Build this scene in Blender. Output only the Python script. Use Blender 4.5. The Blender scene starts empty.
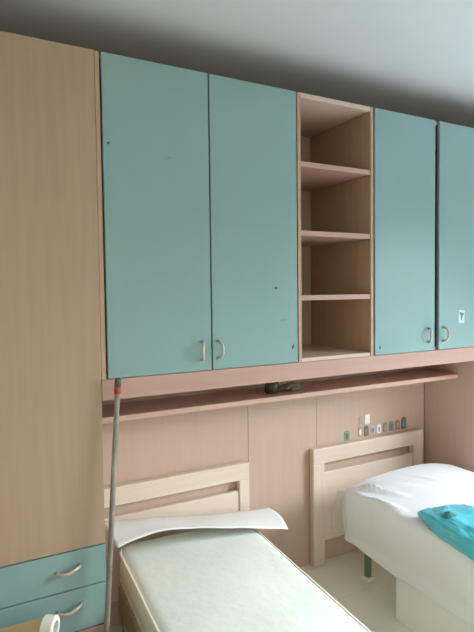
import bpy, bmesh, math, random
from mathutils import Vector, Matrix, noise
sc = bpy.context.scene
C = sc.collection
R_ = math.radians

# ------------------------------------------------------------------ camera
FPX, YAW, PIT, ROLL, HC = 536.0, .5015, .04387, -.01217, 1.6
F = Vector((math.sin(YAW)*math.cos(PIT), math.cos(YAW)*math.cos(PIT), -math.sin(PIT)))
Rt = Vector((math.cos(YAW), -math.sin(YAW), 0))
Up = Rt.cross(F)
R2 = Rt*math.cos(ROLL) + Up*math.sin(ROLL)
U2 = Up*math.cos(ROLL) - Rt*math.sin(ROLL)
cd = bpy.data.cameras.new('camera')
cam = bpy.data.objects.new('camera', cd); C.objects.link(cam)
cd.sensor_fit = 'VERTICAL'; cd.sensor_height = 36.0; cd.sensor_width = 27.0
cd.lens = 36.0*FPX/632.0
cd.clip_start = .05
cam.matrix_world = Matrix(((R2.x, U2.x, -F.x, 0), (R2.y, U2.y, -F.y, 0), (R2.z, U2.z, -F.z, HC), (0, 0, 0, 1)))
sc.camera = cam

# ------------------------------------------------------------------ world, light, exposure
sc.view_settings.view_transform = 'Standard'
sc.view_settings.look = 'None'
sc.view_settings.gamma = 1.0
sc.view_settings.use_curve_mapping = False
sc.view_settings.exposure = 0.06
w = bpy.data.worlds.new('world'); sc.world = w; w.use_nodes = True
bg = w.node_tree.nodes['Background']
sky = w.node_tree.nodes.new('ShaderNodeTexSky')
sky.sky_type = 'HOSEK_WILKIE'; sky.turbidity = 4.0; sky.sun_direction = (-.6, -.5, .6)
w.node_tree.links.new(sky.outputs[0], bg.inputs[0]); bg.inputs[1].default_value = .6

def area(name, loc, target, sx, sy, power, col):
    ld = bpy.data.lights.new(name, 'AREA'); ld.shape = 'RECTANGLE'
    ld.size = sx; ld.size_y = sy; ld.energy = power; ld.color = col
    o = bpy.data.objects.new(name, ld); C.objects.link(o)
    o.location = loc
    o.rotation_euler = (Vector(target)-Vector(loc)).to_track_quat('-Z', 'Y').to_euler()
    return o
WX, WY = 4.05, .25                          # right wall and the middle of its window
def aim(yaw, el):                            # direction from a yaw (0 = +x, 90 = +y) and an elevation
    return Vector((math.cos(R_(yaw))*math.cos(R_(el)), math.sin(R_(yaw))*math.cos(R_(el)), math.sin(R_(el))))
def opening(name, loc, yaw, el, sx, sy, power, col, spread):
    o = area(name, loc, Vector(loc)+aim(yaw, el), sx, sy, power, col)
    o.data.spread = R_(spread); return o
# daylight comes down from the sky and up from the sunlit ground through the window; the balcony door pair is added fill
opening('window_skylight', (WX-.30, WY, 1.65), 172, -48, 1.4, 1.3, 96, (.85, .95, 1.0), 110)
opening('window_horizon_light', (WX-.05, WY, 1.5), 172, -10, 1.4, 1.4, 7, (.55, .85, 1.0), 140)
opening('window_ground_light', (WX-.30, WY, 1.2), 165, 62, 1.4, .8, 10, (.20, .50, 1.0), 75)
opening('front_fill_light', (-.2, -2.15, .8), 78, -12, 1.2, 1.4, 4, (1.0, .9, .75), 110)  # added front fill from behind the camera, set at an invented balcony door
opening('front_fill_uplight', (-.2, -1.95, .8), 75, 62, 1.2, 1.2, 30, (.9, 1.0, .84), 75)  # added upward fill at the same invented door, lifts ceiling and bounce

# ------------------------------------------------------------------ materials
def srgb(r, g, b):
    f = lambda c: (c/255/12.92) if c/255 <= .04045 else ((c/255+.055)/1.055)**2.4
    return (f(r), f(g), f(b), 1)
def mat(name, col, rough=.5, metal=0, spec=.5, var=.06, vscale=6, bump=0, bscale=60, alpha=1, trans=0, col2=None, stretch=(1, 1, 1), detail=3):
    m = bpy.data.materials.new(name); m.use_nodes = True
    nt = m.node_tree; b = nt.nodes['Principled BSDF']
    b.inputs['Roughness'].default_value = rough; b.inputs['Metallic'].default_value = metal
    b.inputs['Specular IOR Level'].default_value = spec
    b.inputs['Alpha'].default_value = alpha
    b.inputs['Transmission Weight'].default_value = trans
    tc = nt.nodes.new('ShaderNodeTexCoord'); mp = nt.nodes.new('ShaderNodeMapping')
    mp.inputs['Scale'].default_value = stretch
    nt.links.new(tc.outputs['Object'], mp.inputs[0])
    n = nt.nodes.new('ShaderNodeTexNoise'); n.inputs['Scale'].default_value = vscale; n.inputs['Detail'].default_value = detail
    nt.links.new(mp.outputs[0], n.inputs['Vector'])
    cr = nt.nodes.new('ShaderNodeValToRGB')
    c2 = col2 if col2 else tuple(max(0, c*(1-var)) for c in col[:3])+(1,)
    c1 = col if col2 else tuple(min(1, c*(1+var)) for c in col[:3])+(1,)
    cr.color_ramp.elements[0].color = c2; cr.color_ramp.elements[1].color = c1
    cr.color_ramp.elements[0].position = .3; cr.color_ramp.elements[1].position = .7
    nt.links.new(n.outputs['Fac'], cr.inputs[0]); nt.links.new(cr.outputs[0], b.inputs['Base Color'])
    if bump:
        n2 = nt.nodes.new('ShaderNodeTexNoise'); n2.inputs['Scale'].default_value = bscale
        nt.links.new(mp.outputs[0], n2.inputs['Vector'])
        bp = nt.nodes.new('ShaderNodeBump'); bp.inputs['Strength'].default_value = bump; bp.inputs['Distance'].default_value = .01
        nt.links.new(n2.outputs['Fac'], bp.inputs['Height']); nt.links.new(bp.outputs[0], b.inputs['Normal'])
    return m
WOODC = srgb(206, 176, 159)
wood_v = mat('beech_laminate_vertical', WOODC, .42, var=.025, vscale=3, stretch=(14, 14, .7))
door_wood = mat('wardrobe_door_beech', srgb(174, 147, 124), .42, var=.04, vscale=3, stretch=(14, 14, .7))
unit_v = mat('shelf_unit_beech_vertical', srgb(210, 184, 170), .42, var=.025, vscale=3, stretch=(14, 14, .7))
unit_h = mat('shelf_unit_beech_horizontal', srgb(210, 184, 170), .42, var=.03, vscale=3, stretch=(.7, 14, 14))
wood_h = mat('beech_laminate_horizontal', WOODC, .42, var=.05, vscale=3, stretch=(.7, 14, 14))
edge_p = mat('pink_beech_edge', srgb(188, 149, 136), .4, var=.04, vscale=3, stretch=(.7, 14, 14))
shelf_p = mat('pale_pink_beech', srgb(214, 178, 160), .4, var=.03, vscale=3, stretch=(.7, 14, 14))
edge_o = mat('ochre_edge_band', srgb(184, 152, 126), .45, var=.05, vscale=3, stretch=(14, 14, .7))
hb_m = mat('headboard_beech', srgb(232, 210, 193), .45, var=.04, vscale=3, stretch=(.7, 14, 14))
hb_v = mat('headboard_beech_vertical', srgb(232, 210, 193), .45, var=.04, vscale=3, stretch=(14, 14, .7))
teal = mat('aqua_lacquer', srgb(136, 165, 164), .32, var=.025, vscale=2)
teal_edge = mat('aqua_door_edge', srgb(120, 150, 130), .5, var=.04)
nickel = mat('satin_nickel', srgb(206, 186, 170), .35, metal=.45, var=.03)
dark = mat('dark_mark', srgb(70, 80, 82), .7)
smudge = mat('grey_smudge', srgb(128, 158, 152), .6)
ceil_m = mat('ceiling_paint', srgb(214, 218, 223), .9, var=.015, vscale=3)
wall_m = mat('wall_paint', srgb(220, 206, 186), .9, var=.02, vscale=3)
matt_m = mat('mattress_ticking', srgb(244, 244, 234), .8, col2=srgb(232, 238, 228), vscale=4, bump=.25, bscale=26)
matt_side = mat('mattress_border', srgb(236, 232, 212), .85, var=.03, bump=.2, bscale=40)
pipe_m = mat('mattress_piping', srgb(240, 238, 222), .7)
plastic_w = mat('white_plastic_sheet', srgb(242, 243, 246), .38, var=.012, vscale=4, bump=.12, bscale=18)
foam_m = mat('white_packing_foam', srgb(244, 244, 242), .6, var=.01, bump=.1, bscale=30)
base_m = mat('khaki_bed_base', srgb(196, 190, 150), .8, var=.05, bump=.2, bscale=120)
metal_g = mat('grey_green_metal', srgb(120, 124, 104), .45, metal=.3)
cap_m = mat('white_plastic_cap', srgb(232, 230, 222), .5)
box_m = mat('white_lacquer_board', srgb(247, 247, 246), .45, var=.02)
stain = mat('rust_stain', srgb(196, 168, 142), .7)
card = mat('cardboard', srgb(176, 148, 104), .85, var=.05, vscale=10)
roll_m = mat('white_tape', srgb(240, 236, 228), .5)
pole_m = mat('grey_steel_pole', srgb(168, 158, 148), .55, metal=.1, col2=srgb(108, 99, 93), vscale=9, detail=5)
red_m = mat('red_band', srgb(176, 66, 48), .5)
grip_m = mat('dark_grip', srgb(88, 84, 78), .6)
green_m = mat('dark_green_glass', srgb(62, 78, 52), .25)
paper_m = mat('crumpled_paper', srgb(150, 144, 120), .8)
bag_m = mat('turquoise_plastic', srgb(104, 220, 235), .1, var=.10, vscale=9, bump=.35, bscale=12, trans=.3)
bag_d = mat('teal_dark_plastic', srgb(58, 132, 136), .35)
film_m = mat('clear_blue_film', srgb(206, 226, 232), .2, alpha=.2)
glass_m = mat('window_glass', srgb(245, 250, 252), .02, alpha=.08)
pvc = mat('white_window_frame', srgb(238, 238, 236), .4)
def floor_mat():
    m = bpy.data.materials.new('beige_floor_tiles'); m.use_nodes = True
    nt = m.node_tree; b = nt.nodes['Principled BSDF']; b.inputs['Roughness'].default_value = .3
    tc = nt.nodes.new('ShaderNodeTexCoord')
    br = nt.nodes.new('ShaderNodeTexBrick'); br.offset = 0; br.inputs['Scale'].default_value = 1
    br.inputs['Brick Width'].default_value = .33; br.inputs['Row Height'].default_value = .33
    br.inputs['Mortar Size'].default_value = .003
    br.inputs['Color1'].default_value = srgb(244, 240, 224); br.inputs['Color2'].default_value = srgb(241, 236, 220)
    br.inputs['Mortar'].default_value = srgb(236, 230, 212)
    nt.links.new(tc.outputs['Object'], br.inputs['Vector']); nt.links.new(br.outputs['Color'], b.inputs['Base Color'])
    return m
floor_m = floor_mat()

# ------------------------------------------------------------------ helpers
def add_box(bm, x0, x1, y0, y1, z0, z1, bev=.0015, seg=1):
    r = bmesh.ops.create_cube(bm, size=1)
    vs = r['verts']
    for v in vs:
        v.co = Vector(((x0+x1)/2+v.co.x*(x1-x0), (y0+y1)/2+v.co.y*(y1-y0), (z0+z1)/2+v.co.z*(z1-z0)))
    if bev:
        es = list({e for v in vs for e in v.link_edges})
        bmesh.ops.bevel(bm, geom=es, offset=bev, segments=seg, affect='EDGES', profile=.5)
    return bm
def bx(*a, **k): return add_box(bmesh.new(), *a, **k)
def tube(bm, pts, r, seg=10, closed=False):
    pts = [Vector(p) for p in pts]; n = len(pts); rings = []
    rr = r if isinstance(r, (list, tuple)) else [r]*n
    up = Vector((0, 0, 1)); prev = None
    for i, p in enumerate(pts):
        a = pts[(i-1) % n] if (closed or i > 0) else p
        b = pts[(i+1) % n] if (closed or i < n-1) else p
        t = (b-a).normalized()
        if prev is None:
            s = t.cross(up if abs(t.dot(up)) < .95 else Vector((1, 0, 0))).normalized()
        else:
            s = (prev - t*prev.dot(t)).normalized()
        prev = s; q = t.cross(s)
        rings.append([bm.verts.new(p + (s*math.cos(2*math.pi*k/seg)+q*math.sin(2*math.pi*k/seg))*rr[i]) for k in range(seg)])
    m = n if closed else n-1
    for i in range(m):
        A, B = rings[i], rings[(i+1) % n]
        for k in range(seg):
            bm.faces.new((A[k], A[(k+1) % seg], B[(k+1) % seg], B[k]))
    if not closed:
        bm.faces.new(list(reversed(rings[0]))); bm.faces.new(rings[-1])
    return bm
def prism_y(bm, poly, y0, y1):
    """outline in x,z extruded along y"""
    a = [bm.verts.new((x, y0, z)) for x, z in poly]; b = [bm.verts.new((x, y1, z)) for x, z in poly]
    bm.faces.new(a); bm.faces.new(list(reversed(b)))
    n = len(poly)
    for i in range(n): bm.faces.new((a[i], b[i], b[(i+1) % n], a[(i+1) % n]))
    return bm
def disc_y(bm, x, z, rx, rz, y0, y1, n=14, ang=0):
    c, s = math.cos(ang), math.sin(ang)
    P = [(rx*math.cos(2*math.pi*k/n), rz*math.sin(2*math.pi*k/n)) for k in range(n)]
    return prism_y(bm, [(x+c*a-s*b, z+s*a+c*b) for a, b in P], y0, y1)
def root_loc(p):
    while p.parent: p = p.parent
    return p.location
def obj(name, bm, m, parent=None, smooth=False):
    bmesh.ops.recalc_face_normals(bm, faces=bm.faces)
    if parent is None:
        xs = [v.co for v in bm.verts]
        org = Vector(((min(v.x for v in xs)+max(v.x for v in xs))/2, (min(v.y for v in xs)+max(v.y for v in xs))/2, min(v.z for v in xs)))
    else: org = root_loc(parent).copy()
    bmesh.ops.translate(bm, verts=bm.verts, vec=-org)
    me = bpy.data.meshes.new(name); bm.to_mesh(me); bm.free()
    if smooth:
        for p in me.polygons: p.use_smooth = True
    me.materials.append(m)
    o = bpy.data.objects.new(name, me); C.objects.link(o)
    if parent is None: o.location = org
    else: o.parent = parent
    return o
def tag(o, label, cat, group=None):
    o['label'] = label; o['category'] = cat
    if group: o['group'] = group
    return o
def thing(name, label, cat, loc, group=None):
    o = bpy.data.objects.new(name, None); C.objects.link(o); o.location = loc
    o.empty_display_size = .1
    return tag(o, label, cat, group)
def struct(name, bm, m, parent=None):
    o = obj(name, bm, m, parent)
    if parent is None: o['kind'] = 'structure'
    return o

# ------------------------------------------------------------------ the room
XL, YF, YB, ZC = -1.4, -2.2, 2.516, 2.7
struct('floor', bx(XL-.1, WX+.2, YF-.1, YB+.1, -.1, 0, bev=0), floor_m)
struct('ceiling', bx(XL-.1, WX+.2, YF-.1, YB+.1, ZC, ZC+.1, bev=0), ceil_m)
struct('wall_back', bx(XL-.1, WX+.2, YB, YB+.1, 0, ZC, bev=0), wall_m)
struct('wall_left', bx(XL-.1, XL, YF, YB, 0, ZC, bev=0), wall_m)
b = bmesh.new()                             # front wall with unseen balcony door opening, added for the front fill
add_box(b, XL, -.9, YF-.1, YF, 0, ZC, bev=0); add_box(b, .5, WX, YF-.1, YF, 0, ZC, bev=0); add_box(b, -.9, .5, YF-.1, YF, 2.25, ZC, bev=0)
struct('wall_front', b, wall_m)
b = bmesh.new()                             # right wall with window opening
add_box(b, WX, WX+.2, YF, WY-.75, 0, ZC, bev=0); add_box(b, WX, WX+.2, WY+.75, YB, 0, ZC, bev=0)
add_box(b, WX, WX+.2, WY-.75, WY+.75, 0, .75, bev=0); add_box(b, WX, WX+.2, WY-.75, WY+.75, 2.35, ZC, bev=0)
struct('wall_right', b, wall_m)
b = bmesh.new()
for y0, y1 in ((WY-.75, WY-.69), (WY-.03, WY+.03), (WY+.69, WY+.75)): add_box(b, WX+.08, WX+.14, y0, y1, .75, 2.35)
for z0, z1 in ((.75, .81), (2.29, 2.35)): add_box(b, WX+.08, WX+.14, WY-.69, WY+.69, z0, z1)
wf = struct('window_1', b, pvc)
obj('pane', bx(WX+.105, WX+.115, WY-.69, WY+.69, .81, 2.29, bev=0), glass_m, wf)
b = bmesh.new()
for x0, x1 in ((-.9, -.83), (-.235, -.165), (.43, .5)): add_box(b, x0, x1, YF-.08, YF-.03, 0, 2.25)
for z0, z1 in ((0, .1), (2.17, 2.25)): add_box(b, -.83, .43, YF-.08, YF-.03, z0, z1)
df = struct('door_added_1', b, pvc)  # unseen balcony door, put in to go with the front fill lamps
obj('pane', bx(-.83, .43, YF-.06, YF-.05, .1, 2.17, bev=0), glass_m, df)
b = bmesh.new(); add_box(b, XL, XL+.012, YF, YB, 0, .08)
struct('baseboard_left', b, wood_h)

# ------------------------------------------------------------------ big furniture
def door_handle(x, z, parent, side):
    p = [(x, 2.001, z-.036), (x-.004*side, 1.982, z-.034), (x-.009*side, 1.972, z-.02), (x-.011*side, 1.969, z), (x-.009*side, 1.972, z+.02), (x-.004*side, 1.982, z+.034), (x, 2.001, z+.036)]
    h = tube(bmesh.new(), p, [.0065, .006, .0055, .006, .0055, .006, .0065])
    return obj('handle', h, nickel, parent, smooth=True)
def drawer_handle(x, z, parent):
    p = [(x-.042, 2.001, z-.004), (x-.038, 1.982, z-.005), (x-.02, 1.972, z-.006), (x, 1.968, z-.003), (x+.02, 1.972, z+.004), (x+.038, 1.982, z+.007), (x+.042, 2.001, z+.007)]
    return obj('handle', tube(bmesh.new(), p, .0062), nickel, parent, smooth=True)

# tall wardrobe on the left
ZT = 2.493
t = thing('wardrobe', 'tall light beech wardrobe with two aqua drawers at the left edge of the photo', 'wardrobe', (.05, 2.26, 0))
obj('side_panel', bx(.489, .509, 2.021, 2.498, 0, ZT), edge_o, t)
obj('side_panel', bx(-.415, -.395, 2.021, 2.498, 0, ZT), edge_o, t)
b = bmesh.new(); add_box(b, -.395, .489, 2.021, 2.498, ZT-.02, ZT); obj('top_panel', b, wood_h, t)
obj('back_panel', bx(-.395, .489, 2.488, 2.498, .02, ZT-.02), wood_v, t)
obj('bottom_panel', bx(-.395, .489, 2.03, 2.488, .08, .1), wood_h, t)
obj('plinth', bx(-.395, .489, 2.03, 2.05, 0, .08), wood_h, t)
obj('door', bx(.047, .513, 2.0, 2.02, .655, ZT), door_wood, t)
obj('door', bx(-.408, .043, 2.0, 2.02, .655, ZT), door_wood, t)
for z0, z1 in ((.508, .650), (.345, .503)):
    d = obj('drawer', bx(-.408, .513, 2.0, 2.02, z0, z1), teal, t)
    zc = z0+.085 if z0 > .4 else z0+.1
    drawer_handle(.373, zc-.004, d); drawer_handle(-.285, zc-.004, d)
obj('lower_panel', bx(-.408, .513, 2.0, 2.02, .08, .34), edge_p, t)

# right wardrobe beside the second bed
t = thing('wardrobe', 'tall beech wardrobe whose plain side closes the right of the bed niche', 'wardrobe', (3.25, 2.26, 0))
obj('side_panel', bx(2.78, 2.80, 2.021, 2.498, 0, ZT), wood_v, t)
obj('side_panel', bx(3.68, 3.70, 2.021, 2.498, 0, ZT), wood_v, t)
obj('top_panel', bx(2.80, 3.68, 2.021, 2.498, ZT-.02, ZT), wood_h, t)
obj('back_panel', bx(2.80, 3.68, 2.488, 2.498, .02, ZT-.02), wood_v, t)
obj('plinth', bx(2.80, 3.68, 2.03, 2.05, 0, .08), wood_h, t)
obj('door', bx(2.785, 3.238, 2.0, 2.02, .085, ZT), wood_v, t)
obj('door', bx(3.242, 3.695, 2.0, 2.02, .085, ZT), wood_v, t)

# continuous base board under the overhead units
ZB0, ZB1 = 1.198, 1.277
tag(obj('bridge_board', bx(.5145, 2.777, 2.0, 2.498, ZB0, ZB1), edge_p), 'long thick pinkish beech board running under the aqua overhead cabinets', 'board')

def overhead(label, x0, x1, doors, loc):
    t = thing('overhead_cabinet', label, 'cabinet', loc, 'aqua overhead cabinets')
    obj('side_panel', bx(x0, x0+.018, 2.004 if doors[0][0] > x0+.02 else 2.021, 2.498, ZB1, ZT), edge_o, t)
    obj('side_panel', bx(x1-.018, x1, 2.021, 2.498, ZB1, ZT), edge_o, t)
    obj('top_panel', bx(x0+.018, x1-.018, 2.021, 2.498, ZT-.018, ZT), wood_h, t)
    obj('bottom_panel', bx(x0+.018, x1-.018, 2.021, 2.498, ZB1, ZB1+.018), wood_h, t)
    obj('back_panel', bx(x0+.018, x1-.018, 2.49, 2.498, ZB1+.018, ZT-.018), wood_v, t)
    out = []
    for (a, c, hx, side) in doors:
        d = obj('door', bx(a, c, 2.0, 2.019, ZB1+.002, ZT, bev=.002), teal, t)
        door_handle(hx, 1.362, d, side); out.append(d)
    return t, out
t, ds = overhead('aqua double-door overhead cabinet above the left bed, next to the tall wardrobe', .5145, 1.415,
        [(.539, .974, .932, 1), (.980, 1.411, 1.003, -1)], (.96, 2.26, ZB1))
b = bmesh.new(); disc_y(b, .558, 2.162, .005, .005, 1.9985, 2.001); o = obj('screw_mark', b, dark, ds[0])
b = bmesh.new(); disc_y(b, .795, 2.132, .016, .006, 1.999, 2.001, ang=.3); obj('smudge', b, smudge, ds[0])
b = bmesh.new(); disc_y(b, 1.295, 1.618, .0065, .0065, 1.9985, 2.001); obj('screw_mark', b, dark, ds[1])
b = bmesh.new(); disc_y(b, 1.384, 1.352, .0035, .013, 1.9985, 2.001, ang=-.45); obj('scratch', b, dark, ds[1])
b = bmesh.new(); disc_y(b, 1.335, 1.475, .02, .007, 1.999, 2.001, ang=.1); obj('smudge', b, smudge, ds[1])
t, ds = overhead('aqua double-door overhead cabinet right of the open shelves, with a small sticker', 1.872, 2.777,
        [(1.878, 2.302, 2.253, 1), (2.334, 2.770, 2.365, -1)], (2.32, 2.26, ZB1))
b = bmesh.new(); disc_y(b, 1.91, 1.315, .004, .008, 1.9985, 2.001); obj('scratch', b, dark, ds[0])
b = bmesh.new(); prism_y(b, [(2.488, 1.418), (2.534, 1.415), (2.536, 1.486), (2.49, 1.488)], 1.9985, 2.001)
st = obj('sticker', b, mat('pale_sticker', srgb(196, 216, 220), .4), ds[1])
b = bmesh.new(); prism_y(b, [(2.496, 1.478), (2.528, 1.470), (2.528, 1.458), (2.518, 1.457), (2.514, 1.432), (2.505, 1.434), (2.506, 1.460), (2.496, 1.466)], 1.9975, 1.9987)
obj('print', b, mat('grey_print', srgb(92, 116, 124), .5), st)

# open shelf unit
t = thing('open_shelf_unit', 'open beech unit with four empty compartments between aqua cabinets', 'shelf unit', (1.643, 2.26, ZB1))
obj('side_panel', bx(1.4165, 1.4345, 2.0, 2.498, ZB1, ZT), edge_o, t)
obj('side_panel', bx(1.850, 1.868, 2.0, 2.498, ZB1, ZT), edge_o, t)
obj('top_panel', bx(1.4345, 1.850, 2.0, 2.498, ZT-.022, ZT), unit_h, t)
obj('bottom_panel', bx(1.4345, 1.850, 2.004, 2.498, ZB1, ZB1+.018), unit_h, t)
obj('back_panel', bx(1.4345, 1.850, 2.488, 2.498, ZB1+.018, ZT-.022), unit_v, t)
for z in (2.178, 1.867, 1.572):
    obj('shelf', bx(1.4345, 1.850, 2.004, 2.488, z-.012, z+.012), edge_p, t)

# long low shelf in the niche
tag(obj('wall_shelf', bx(.509, 2.779, 2.236, 2.499, 1.054, 1.079, bev=.003, seg=2), shelf_p), 'long pinkish beech shelf under the overhead cabinets spanning both beds', 'shelf')
# backing boards
for a, c, lab in ((.509, 1.4295, 'beech backing board behind the left bed headboard, left of the first seam'),
                  (1.4315, 1.889, 'narrow beech backing board between the two headboards'),
                  (1.891, 2.779, 'beech backing board behind the right headboard with small stickers')):
    tag(obj('backing_board', bx(a, c, 2.5, 2.514, .002, 1.197, bev=.001), wood_v), lab, 'wall board', 'backing boards of the bed niche')

# ------------------------------------------------------------------ headboards
def headboard(label, x0, x1, pw0, pw1, loc):
    t = thing('headboard', label, 'headboard', loc, 'slotted beech headboards')
    y0, y1 = 2.455, 2.495
    obj('post', bx(x0, x0+pw0, y0, y1, 0, .602, bev=.004, seg=2), hb_v, t)
    obj('post', bx(x1-pw1, x1, y0, y1, 0, .602, bev=.004, seg=2), hb_v, t)
    obj('top_rail', bx(x0, x1, y0, y1, .602, .692, bev=.004, seg=2), hb_m, t)
    obj('panel', bx(x0+pw0+.001, x1-pw1-.001, y0+.008, y1-.006, .14, .546, bev=.003, seg=2), hb_m, t)
    return t
headboard('pale beech slotted headboard of the left bed, behind the bare mattress', .535, 1.41, .065, .06, (.97, 2.475, 0))
headboard('pale beech slotted headboard of the right bed, below the row of wall stickers', 1.835, 2.72, .08, .085, (2.28, 2.475, 0))

# ------------------------------------------------------------------ left bed
def rot2(p, c, a):
    x, y = p[0]-c[0], p[1]-c[1]
    return (c[0]+x*math.cos(a)-y*math.sin(a), c[1]+x*math.sin(a)+y*math.cos(a), p[2])
def rounded_slab(W, L, z0, z1, r, nx, ny, nz, topfn, n_corner=.08):
    """mattress block: x 0..W, y -L..0, with rounded plan corners and soft edges"""
    bm = bmesh.new(); V = {}
    def P(i, j, k):
        key = (i, j, k)
        if key in V: return V[key]
        x, y, z = W*i/nx, -L*j/ny, z0+(z1-z0)*k/nz
        # soft edge
        cx = min(max(x, n_corner), W-n_corner); cy = min(max(y, -L+n_corner), -n_corner)
        d = Vector((x-cx, y-cy)); dl = max(abs(d.x), abs(d.y))
        if d.length > 1e-6: d = d.normalized()*dl
        x, y = cx+d.x, cy+d.y
        t_ = (z-z0)/(z1-z0)
        edge = max(0, 1-min(x, W-x, -y, L+y)/r)
        bul = .008*math.sin(math.pi*t_)
        if edge > .98:
            x += (bul if x > W/2 else -bul) if min(x, W-x) < min(-y, L+y) else 0
        if k == nz: z = z1 + topfn(x, y) - r*.35*max(0, edge)**2
        V[key] = bm.verts.new((x, y, z)); return V[key]
    def q(a, b_, c, d): bm.faces.new((P(*a), P(*b_), P(*c), P(*d)))
    for i in range(nx):
        for j in range(ny):
            q((i, j, nz), (i+1, j, nz), (i+1, j+1, nz), (i, j+1, nz)); q((i, j, 0), (i, j+1, 0), (i+1, j+1, 0), (i+1, j, 0))
    for k in range(nz):
        for i in range(nx):
            q((i, 0, k), (i, 0, k+1), (i+1, 0, k+1), (i+1, 0, k)); q((i, ny, k), (i+1, ny, k), (i+1, ny, k+1), (i, ny, k+1))
        for j in range(ny):
            q((0, j, k), (0, j+1, k), (0, j+1, k+1), (0, j, k+1)); q((nx, j, k), (nx, j, k+1), (nx, j+1, k+1), (nx, j+1, k))
    return bm
LB = (.672, 2.41); LA = R_(-4.4); LW, LL = .66, 1.85
def place_l(bm):
    for v in bm.verts:
        v.co = Vector(rot2((LB[0]+v.co.x, LB[1]+v.co.y, v.co.z), LB, LA))
    return bm
t = thing('mattress', 'bare off-white mattress with piped edges lying askew on the left bed', 'mattress', (.95, 1.5, .295))
topf = lambda x, y: .012*math.sin(math.pi*min(max(x/LW, 0), 1))+.006*noise.noise(Vector((x*4, y*4, 1)))
bd = obj('body', place_l(rounded_slab(LW, LL, .295, .432, .03, 26, 60, 6, topf)), matt_m, t, smooth=True)
bd.data.materials.append(matt_side)
for p in bd.data.polygons:
    if abs(p.normal.z) < .6: p.material_index = 1
def perim(W, L, c, z, off=0):
    pts = []
    for cx, cy, a0 in ((W-c, -c, 0), (c, -c, 90), (c, -L+c, 180), (W-c, -L+c, 270)):
        for k in range(7):
            a = R_(a0+90*k/6); pts.append((cx+(c+off)*math.cos(a), cy+(c+off)*math.sin(a), z))
    return pts
for z in (.424, .303):
    obj('piping', place_l(tube(bmesh.new(), perim(LW, LL, .08, z), .0055, 8, True)), pipe_m, t, smooth=True)
# bed base
t = thing('bed', 'low khaki slatted bed base under the bare left mattress', 'bed', (.95, 1.5, 0))
b = bmesh.new()
add_box(b, .0, .03, -1.86, -.02, .13, .252, bev=.003); obj('side_rail', place_l(b), base_m, t)
b = bmesh.new(); add_box(b, .63, .66, -1.86, -.02, .13, .252, bev=.003); obj('side_rail', place_l(b), base_m, t)
b = bmesh.new(); add_box(b, .03, .63, -.05, -.02, .13, .252, bev=.003); obj('end_rail', place_l(b), base_m, t)
b = bmesh.new(); add_box(b, .03, .63, -1.86, -1.83, .13, .252, bev=.003); obj('end_rail', place_l(b), base_m, t)
for k in range(14):
    b = bmesh.new(); add_box(b, .002, .658, -.15-k*.125, -.09-k*.125, .252, .27, bev=.002); obj('slat', place_l(b), wood_h, t)
for x in (.0, .62):
    for y in (-.12, -1.82):
        b = bmesh.new(); add_box(b, x, x+.04, y, y+.04, 0, .13, bev=.002); obj('leg', place_l(b), base_m, t)

# loose packing foam at the head of the left mattress
def ribbon(rows, nu, nv, fn=None):
    """surface through rows of control points (each row left to right), smooth interpolation"""
    def cr(P, t):
        n = len(P)-1; f = min(t*n, n-1e-6); i = int(f); u = f-i
        p0, p1, p2, p3 = [Vector(P[min(max(k, 0), n)]) for k in (i-1, i, i+1, i+2)]
        return .5*((2*p1)+(p2-p0)*u+(2*p0-5*p1+4*p2-p3)*u*u+(3*p1-p0-3*p2+p3)*u**3)
    bm = bmesh.new(); G = []
    for a in range(nu+1):
        col = [cr(r, a/nu) for r in rows]
        line = []
        for c in range(nv+1):
            p = cr(col, c/nv)
            if fn: p = p+fn(a/nu, c/nv)
            line.append(bm.verts.new(p))
        G.append(line)
    for a in range(nu):
        for c in range(nv):
            bm.faces.new((G[a][c], G[a+1][c], G[a+1][c+1], G[a][c+1]))
    return bm
def thicken(o, th):
    m = o.modifiers.new('thickness', 'SOLIDIFY'); m.thickness = th; m.offset = 0
    return o
rows = [[(.61, 2.44, .545), (.80, 2.44, .522), (1.01, 2.44, .485), (1.26, 2.43, .452), (1.50, 2.41, .440)],
        [(.61, 2.34, .552), (.79, 2.34, .548), (1.00, 2.34, .512), (1.24, 2.32, .475), (1.50, 2.29, .436)],
        [(.62, 2.21, .520), (.78, 2.215, .548), (.98, 2.20, .530), (1.18, 2.175, .496), (1.33, 2.14, .460), (1.462, 2.17, .425)]]
rows[2] = [rows[2][0], rows[2][1], rows[2][2], (1.22, 2.17, .488), rows[2][5]]
fo = obj('foam_sheet', ribbon(rows, 40, 10, lambda u, v: Vector((0, 0, .006*noise.noise(Vector((u*7, v*2, 3)))))), foam_m, smooth=True)
thicken(fo, .006)
tag(fo, 'curled white packing sheet lying across the head of the bare left mattress', 'packing sheet')

# ------------------------------------------------------------------ right bed
t = thing('bed', 'thin grey-green metal bed frame holding up the white-wrapped right mattress', 'bed', (2.3, 1.25, 0))
obj('side_rail', bx(2.0, 2.03, .35, 2.22, .238, .268, bev=.003), metal_g, t)
obj('side_rail', bx(2.57, 2.60, .35, 2.22, .238, .268, bev=.003), metal_g, t)
obj('end_rail', bx(2.03, 2.57, 2.19, 2.22, .238, .268, bev=.003), metal_g, t)
obj('end_rail', bx(2.03, 2.57, .35, .38, .238, .268, bev=.003), metal_g, t)
for x in (2.0, 2.57):
    for y in (2.19, .35):
        l = obj('leg', bx(x, x+.03, y, y+.03, .02, .238, bev=.003), metal_g, t)
        b = bmesh.new(); add_box(b, x-.012, x+.042, y-.012, y+.042, 0, .022, bev=.005, seg=2); obj('foot_cap', b, cap_m, l)
t = thing('storage_box', 'low white storage chest on the floor under the white-wrapped mattress', 'storage box', (2.22, 1.2, 0))
obj('body', bx(1.886, 1.985, .55, 1.868, .0, .219, bev=.004, seg=2), box_m, t)
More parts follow.
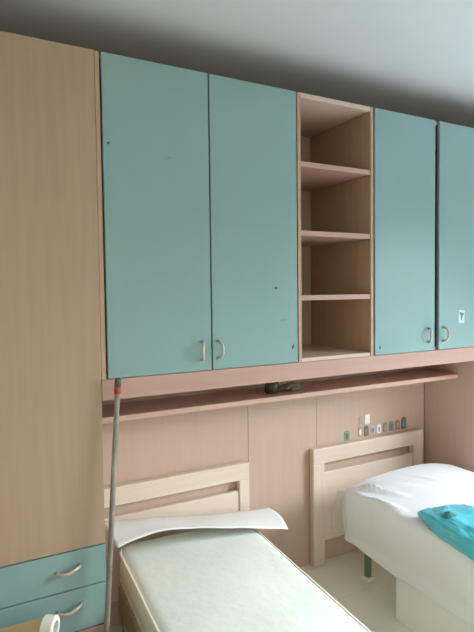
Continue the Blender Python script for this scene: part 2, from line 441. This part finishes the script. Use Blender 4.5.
b = bmesh.new(); prism_y(b, [(0, 0), (.03, .006), (.05, .0), (.055, .014), (.025, .02), (.004, .012)], 0, .0012)
for v in b.verts: v.co = Vector((1.8855-v.co.y, 1.50-v.co.x, .072+v.co.z))
obj('stain', b, stain, t)

def cover_top(a, c):
    W = MX1-MX0; L = MY1-MY0
    return .528+.055*max(0, 1-(2*a/W-1)**2)*(.75+.25*c/L)+.007*noise.noise(Vector((a*3.5, c*3, 5)))
# wrapped mattress: the sheet folds over rounded edges and hangs to a loose hem
MX0, MX1, MY0, MY1 = 1.862, 2.715, .28, 2.245
def wrapped(thick=.28, rr=.045):
    bm = bmesh.new(); W = MX1-MX0; L = MY1-MY0
    ov = .34; N, M = 130, 230; G = []
    for i in range(N+1):
        line = []
        for j in range(M+1):
            a = -ov+(W+2*ov)*i/N; c = -ov+(L+2*ov)*j/M
            ix = min(max(a, rr), W-rr); iy = min(max(c, rr), L-rr)
            d = Vector((a-ix, c-iy)); Ln = d.length
            if Ln > 1e-6: n = d/Ln
            else: n = Vector((0, 0))
            mx = .305+.03*min(1, max(0, (L-.12-c)/.3))
            Ln = min(Ln, mx + .012*noise.noise(Vector((a*5, c*5, 0))))
            u = ix/W; v = iy/L
            z = .528+.055*max(0, 1-(2*u-1)**2)*(.75+.25*v)+.007*noise.noise(Vector((a*3.5, c*3, 5)))
            if Ln < rr*math.pi/2:
                h = rr*math.sin(Ln/rr); z -= rr*(1-math.cos(Ln/rr))
            else:
                dr = Ln-rr*math.pi/2
                h = rr+.012*math.sin(min(1, dr/.2)*math.pi)+.010*noise.noise(Vector((a*7 if abs(n.y) > .5 else c*7, dr*4, 2)))*min(1, dr/.05)
                z -= rr+dr
            x = MX0+ix+n.x*h; y = MY0+iy+n.y*h
            # creases fanning from the near head corner
            for (px, py, qx, qy, amp, wd) in ((.02, L-.03, .12, L-.20, .012, .010), (.05, L-.06, .17, L-.33, .010, .011), (.10, L-.05, .30, L-.26, .008, .012), (.0, L-.12, .06, L-.42, .010, .012),
                                             (.35, L-.08, .50, L-.45, .005, .012), (.02, L-.45, .16, L-.75, .006, .015)):
                ex, ey = qx-px, qy-py; tt = ((a-px)*ex+(c-py)*ey)/(ex*ex+ey*ey)
                if 0 < tt < 1:
                    dist = ((a-px-tt*ex)**2+(c-py-tt*ey)**2)
                    z += 2.1*amp*math.exp(-dist/(wd*wd))*math.sin(math.pi*tt)
            line.append(bm.verts.new((x, y, max(z, .222))))
        G.append(line)
    for i in range(N):
        for j in range(M):
            bm.faces.new((G[i][j], G[i+1][j], G[i+1][j+1], G[i][j+1]))
    return bm
t = thing('mattress', 'mattress wrapped in loose white plastic on the right bed, turquoise bag on top', 'mattress', (2.29, 1.25, .27))
cv = obj('plastic_cover', wrapped(), plastic_w, t, smooth=True); thicken(cv, .002)
b = bx(MX0+.012, MX1-.012, MY0+.012, MY1-.012, .27, .505, bev=.03, seg=3)
obj('body', b, matt_m, t, smooth=True)
rows = [[(1.858, 2.268, .49), (1.848, 2.255, .52), (1.852, 2.20, .528)],
        [(1.832, 2.28, .40), (1.835, 2.245, .41), (1.843, 2.18, .42)],
        [(1.818, 2.275, .31), (1.822, 2.24, .295), (1.836, 2.17, .31)]]
fl = obj('film_corner', ribbon(rows, 14, 14, lambda u, v: Vector((.006*noise.noise(Vector((u*5, v*5, 9))), 0, 0))), film_m, t, smooth=True)
fl['label'] = 'bluish see-through film hanging at the corner'

# turquoise bag
def blob(c, r, amp, freq, seed, sub=5, flat=None):
    bm = bmesh.new(); bmesh.ops.create_icosphere(bm, subdivisions=sub, radius=1)
    for v in bm.verts:
        p = v.co.normalized()
        k = 1+amp*noise.noise(p*freq+Vector((seed, 0, 0)))+amp*.6*abs(noise.noise(p*freq*2.3+Vector((seed, 5, 0))))
        q = Vector((p.x*r[0]*k, p.y*r[1]*k, p.z*r[2]*k))+Vector(c)
        if flat is not None and q.z < flat: q.z = flat+(q.z-flat)*.06
        v.co = q
    return bm
t = thing('plastic_bag', 'crumpled turquoise plastic bag lying on the white-wrapped mattress', 'bag', (2.1, 1.55, .56))
bm = blob((0, 0, 0), (1, 1, 1), .16, 1.7, 3.3, sub=6)
bu, bv = Vector((.906, -.423, 0)), Vector((.423, .906, 0))
sq = lambda c: math.copysign(abs(c)**.72, c)
for v in bm.verts:                                  # the bag settles on the mattress and is crumpled all over
    p = v.co.copy()
    v.co = Vector((1.940, 1.455, .560))+bu*(sq(p.x)*.215)+bv*(sq(p.y)*.275)+Vector((0, 0, p.z*.056))
    if v.co.x < MX0+.04: v.co.x = MX0+.04-(MX0+.04-v.co.x)*.42
    g = cover_top(min(max(v.co.x-MX0, .04), .8), v.co.y-MY0)
    if v.co.x < MX0+.04: g -= (MX0+.04-v.co.x)*.6
    q = v.co*9
    cr_ = .012*(1-abs(2*noise.noise(Vector((q.x, q.y, 1)))))-.006+.003*noise.noise(v.co*26)
    if v.co.z > g: v.co.z += cr_*min(1, (v.co.z-g)/.02)
    v.co.z = max(v.co.z, g+.006)
bb = obj('bag_body', bm, bag_m, t, smooth=True)
bm = blob((1.915, 1.575, .606), (.034, .036, .022), .2, 2, 1.0, sub=4)
o = obj('knot', bm, bag_d, t, smooth=True); o['label'] = 'darker greyish bunched fold'

# ------------------------------------------------------------------ small things
# pole in the corner
t = thing('pole', 'worn grey metal pole with a red band leaning between wardrobe and left bed', 'pole', (.468, 1.93, 0))
A, B = Vector((.467, 1.925, .004)), Vector((.567, 1.967, 1.285))
at = lambda f: A.lerp(B, f)
obj('shaft', tube(bmesh.new(), [at(f/10*.955) for f in range(11)], .0105, 12), pole_m, t, smooth=True)
obj('band', tube(bmesh.new(), [at(.955), at(.975)], .0125, 12), red_m, t, smooth=True)['label'] = 'red band'
obj('tip', tube(bmesh.new(), [at(.975), at(.99), at(.997), at(1)], [.0125, .0125, .011, .007], 12), grip_m, t, smooth=True)
# jar and paper on the long shelf
t = thing('jar', 'small dark green jar standing on the long shelf under the cabinets', 'jar', (1.475, 2.33, 1.079))
def lathe(c, prof, seg=24):
    bm = bmesh.new(); rings = [[bm.verts.new((c[0]+r*math.cos(2*math.pi*k/seg), c[1]+r*math.sin(2*math.pi*k/seg), c[2]+z)) for k in range(seg)] for r, z in prof]
    for a, b_ in zip(rings, rings[1:]):
        for k in range(seg): bm.faces.new((a[k], a[(k+1) % seg], b_[(k+1) % seg], b_[k]))
    bm.faces.new(list(reversed(rings[0]))); bm.faces.new(rings[-1])
    return bm
obj('body', lathe((1.475, 2.33, 1.079), [(.030, 0), (.035, .004), (.036, .05), (.030, .06)]), green_m, t, smooth=True)
obj('lid', lathe((1.475, 2.33, 1.139), [(.032, 0), (.033, .002), (.033, .014), (.031, .017)]), grip_m, t, smooth=True)
tag(obj('crumpled_paper', blob((1.60, 2.33, 1.097), (.05, .035, .02), .5, 2.5, 8.1, sub=3, flat=1.0795), paper_m, smooth=False), 'small dull crumpled paper on the long shelf beside the green jar', 'paper')

# stickers on the backing board above the right headboard
def sticker(x, z, w_, h_, outer, inner, label, shape='arch'):
    b = bmesh.new()
    if shape == 'arch':
        poly = [(x-w_/2, z-h_/2), (x+w_/2, z-h_/2)]+[(x+w_/2*math.cos(R_(a)), z+h_/2-w_/2+w_/2*math.sin(R_(a))) for a in range(0, 181, 20)]
    else:
        poly = [(x-w_/2, z-h_/2), (x+w_/2, z-h_/2), (x+w_/2, z+h_/2), (x-w_/2, z+h_/2)]
    prism_y(b, poly, 2.4975, 2.4998)
    o = tag(obj('wall_sticker', b, outer), label, 'sticker', 'stickers above the right headboard')
    if inner:
        b = bmesh.new(); disc_y(b, x, z-h_*.08, w_*.26, h_*.30, 2.4967, 2.4977); obj('print', b, inner, o)
    return o
S = lambda n, *c: mat(n, srgb(*c), .4, var=.03)
gry, lav, olv, blu, red, wht, grn, dgr = S('sticker_grey', 178, 162, 150), S('sticker_lavender', 196, 190, 206), S('sticker_olive', 150, 138, 104), S('sticker_blue_grey', 128, 142, 146), S('sticker_red', 176, 112, 104), S('sticker_white', 246, 246, 244), S('sticker_green', 126, 168, 132), S('sticker_dark', 110, 112, 106)
sticker(2.118, .727, .042, .064, grn, dgr, 'green arched wall sticker, alone at the left of the row')
sticker(2.224, .738, .034, .062, gry, wht, 'grey-brown wall sticker at the left end of the close row')
sticker(2.273, .736, .036, .064, dgr, olv, 'dark patterned wall sticker right under the bright white one')
sticker(2.325, .735, .036, .054, lav, blu, 'lavender wall sticker just right of the patterned dark one')
sticker(2.378, .735, .034, .058, wht, lav, 'pale wall sticker with a lavender oval print')
sticker(2.430, .737, .036, .062, olv, gry, 'olive wall sticker between the pale one and the blue-grey one')
sticker(2.482, .738, .044, .066, blu, dgr, 'wide blue-grey wall sticker beside the red one')
sticker(2.538, .740, .036, .064, red, gry, 'reddish wall sticker second from the right end')
sticker(2.592, .744, .044, .078, dgr, blu, 'tall dark blue-grey wall sticker at the right end')
sticker(2.281, .806, .040, .058, wht, None, 'bright white wall sticker above the row', 'rect')
sticker(2.228, .806, .028, .05, gry, None, 'faint grey wall sticker left of the bright white one', 'rect')

# cardboard box and tape roll before the drawers
t = thing('cardboard_box', 'brown cardboard box standing before the aqua drawers', 'box', (.09, 1.78, 0))
b = bmesh.new(); x0, x1, y0, y1, H = -.14, .283, 1.60, 1.93, .478
for a in ((x0, x1, y0, y0+.006), (x0, x1, y1-.006, y1), (x0, x0+.006, y0+.006, y1-.006), (x1-.006, x1, y0+.006, y1-.006)): add_box(b, *a, 0, H-.004, bev=.001)
add_box(b, x0+.006, x1-.006, y0+.006, y1-.006, 0, .006, bev=0)
obj('body', b, card, t)
ym = (y0+y1)/2
obj('flap', bx(x0, x1, y0, ym-.002, H-.004, H, bev=.001), card, t)
obj('flap', bx(x0, x1, ym+.002, y1, H-.004, H, bev=.001), card, t)
def ring(c, R0, R1, wd, ax):
    bm = bmesh.new(); seg = 32; ax = Vector(ax).normalized(); s = ax.cross(Vector((0, 0, 1))).normalized(); q = s.cross(ax)
    rr = []
    for R, o_ in ((R0, -wd/2), (R1-.003, -wd/2), (R1, -wd/2+.003), (R1, wd/2-.003), (R1-.003, wd/2), (R0, wd/2)):
        rr.append([bm.verts.new(Vector(c)+ax*o_+(s*math.cos(2*math.pi*k/seg)+q*math.sin(2*math.pi*k/seg))*R) for k in range(seg)])
    for i in range(6):
        a, b_ = rr[i], rr[(i+1) % 6]
        for k in range(seg): bm.faces.new((a[k], a[(k+1) % seg], b_[(k+1) % seg], b_[k]))
    return bm
tag(obj('tape_roll', ring((.272, 1.79, H+.0385), .022, .038, .04, (.8, -.5, 0)), roll_m, smooth=False), 'roll of white tape standing on the edge of the cardboard box', 'tape roll')
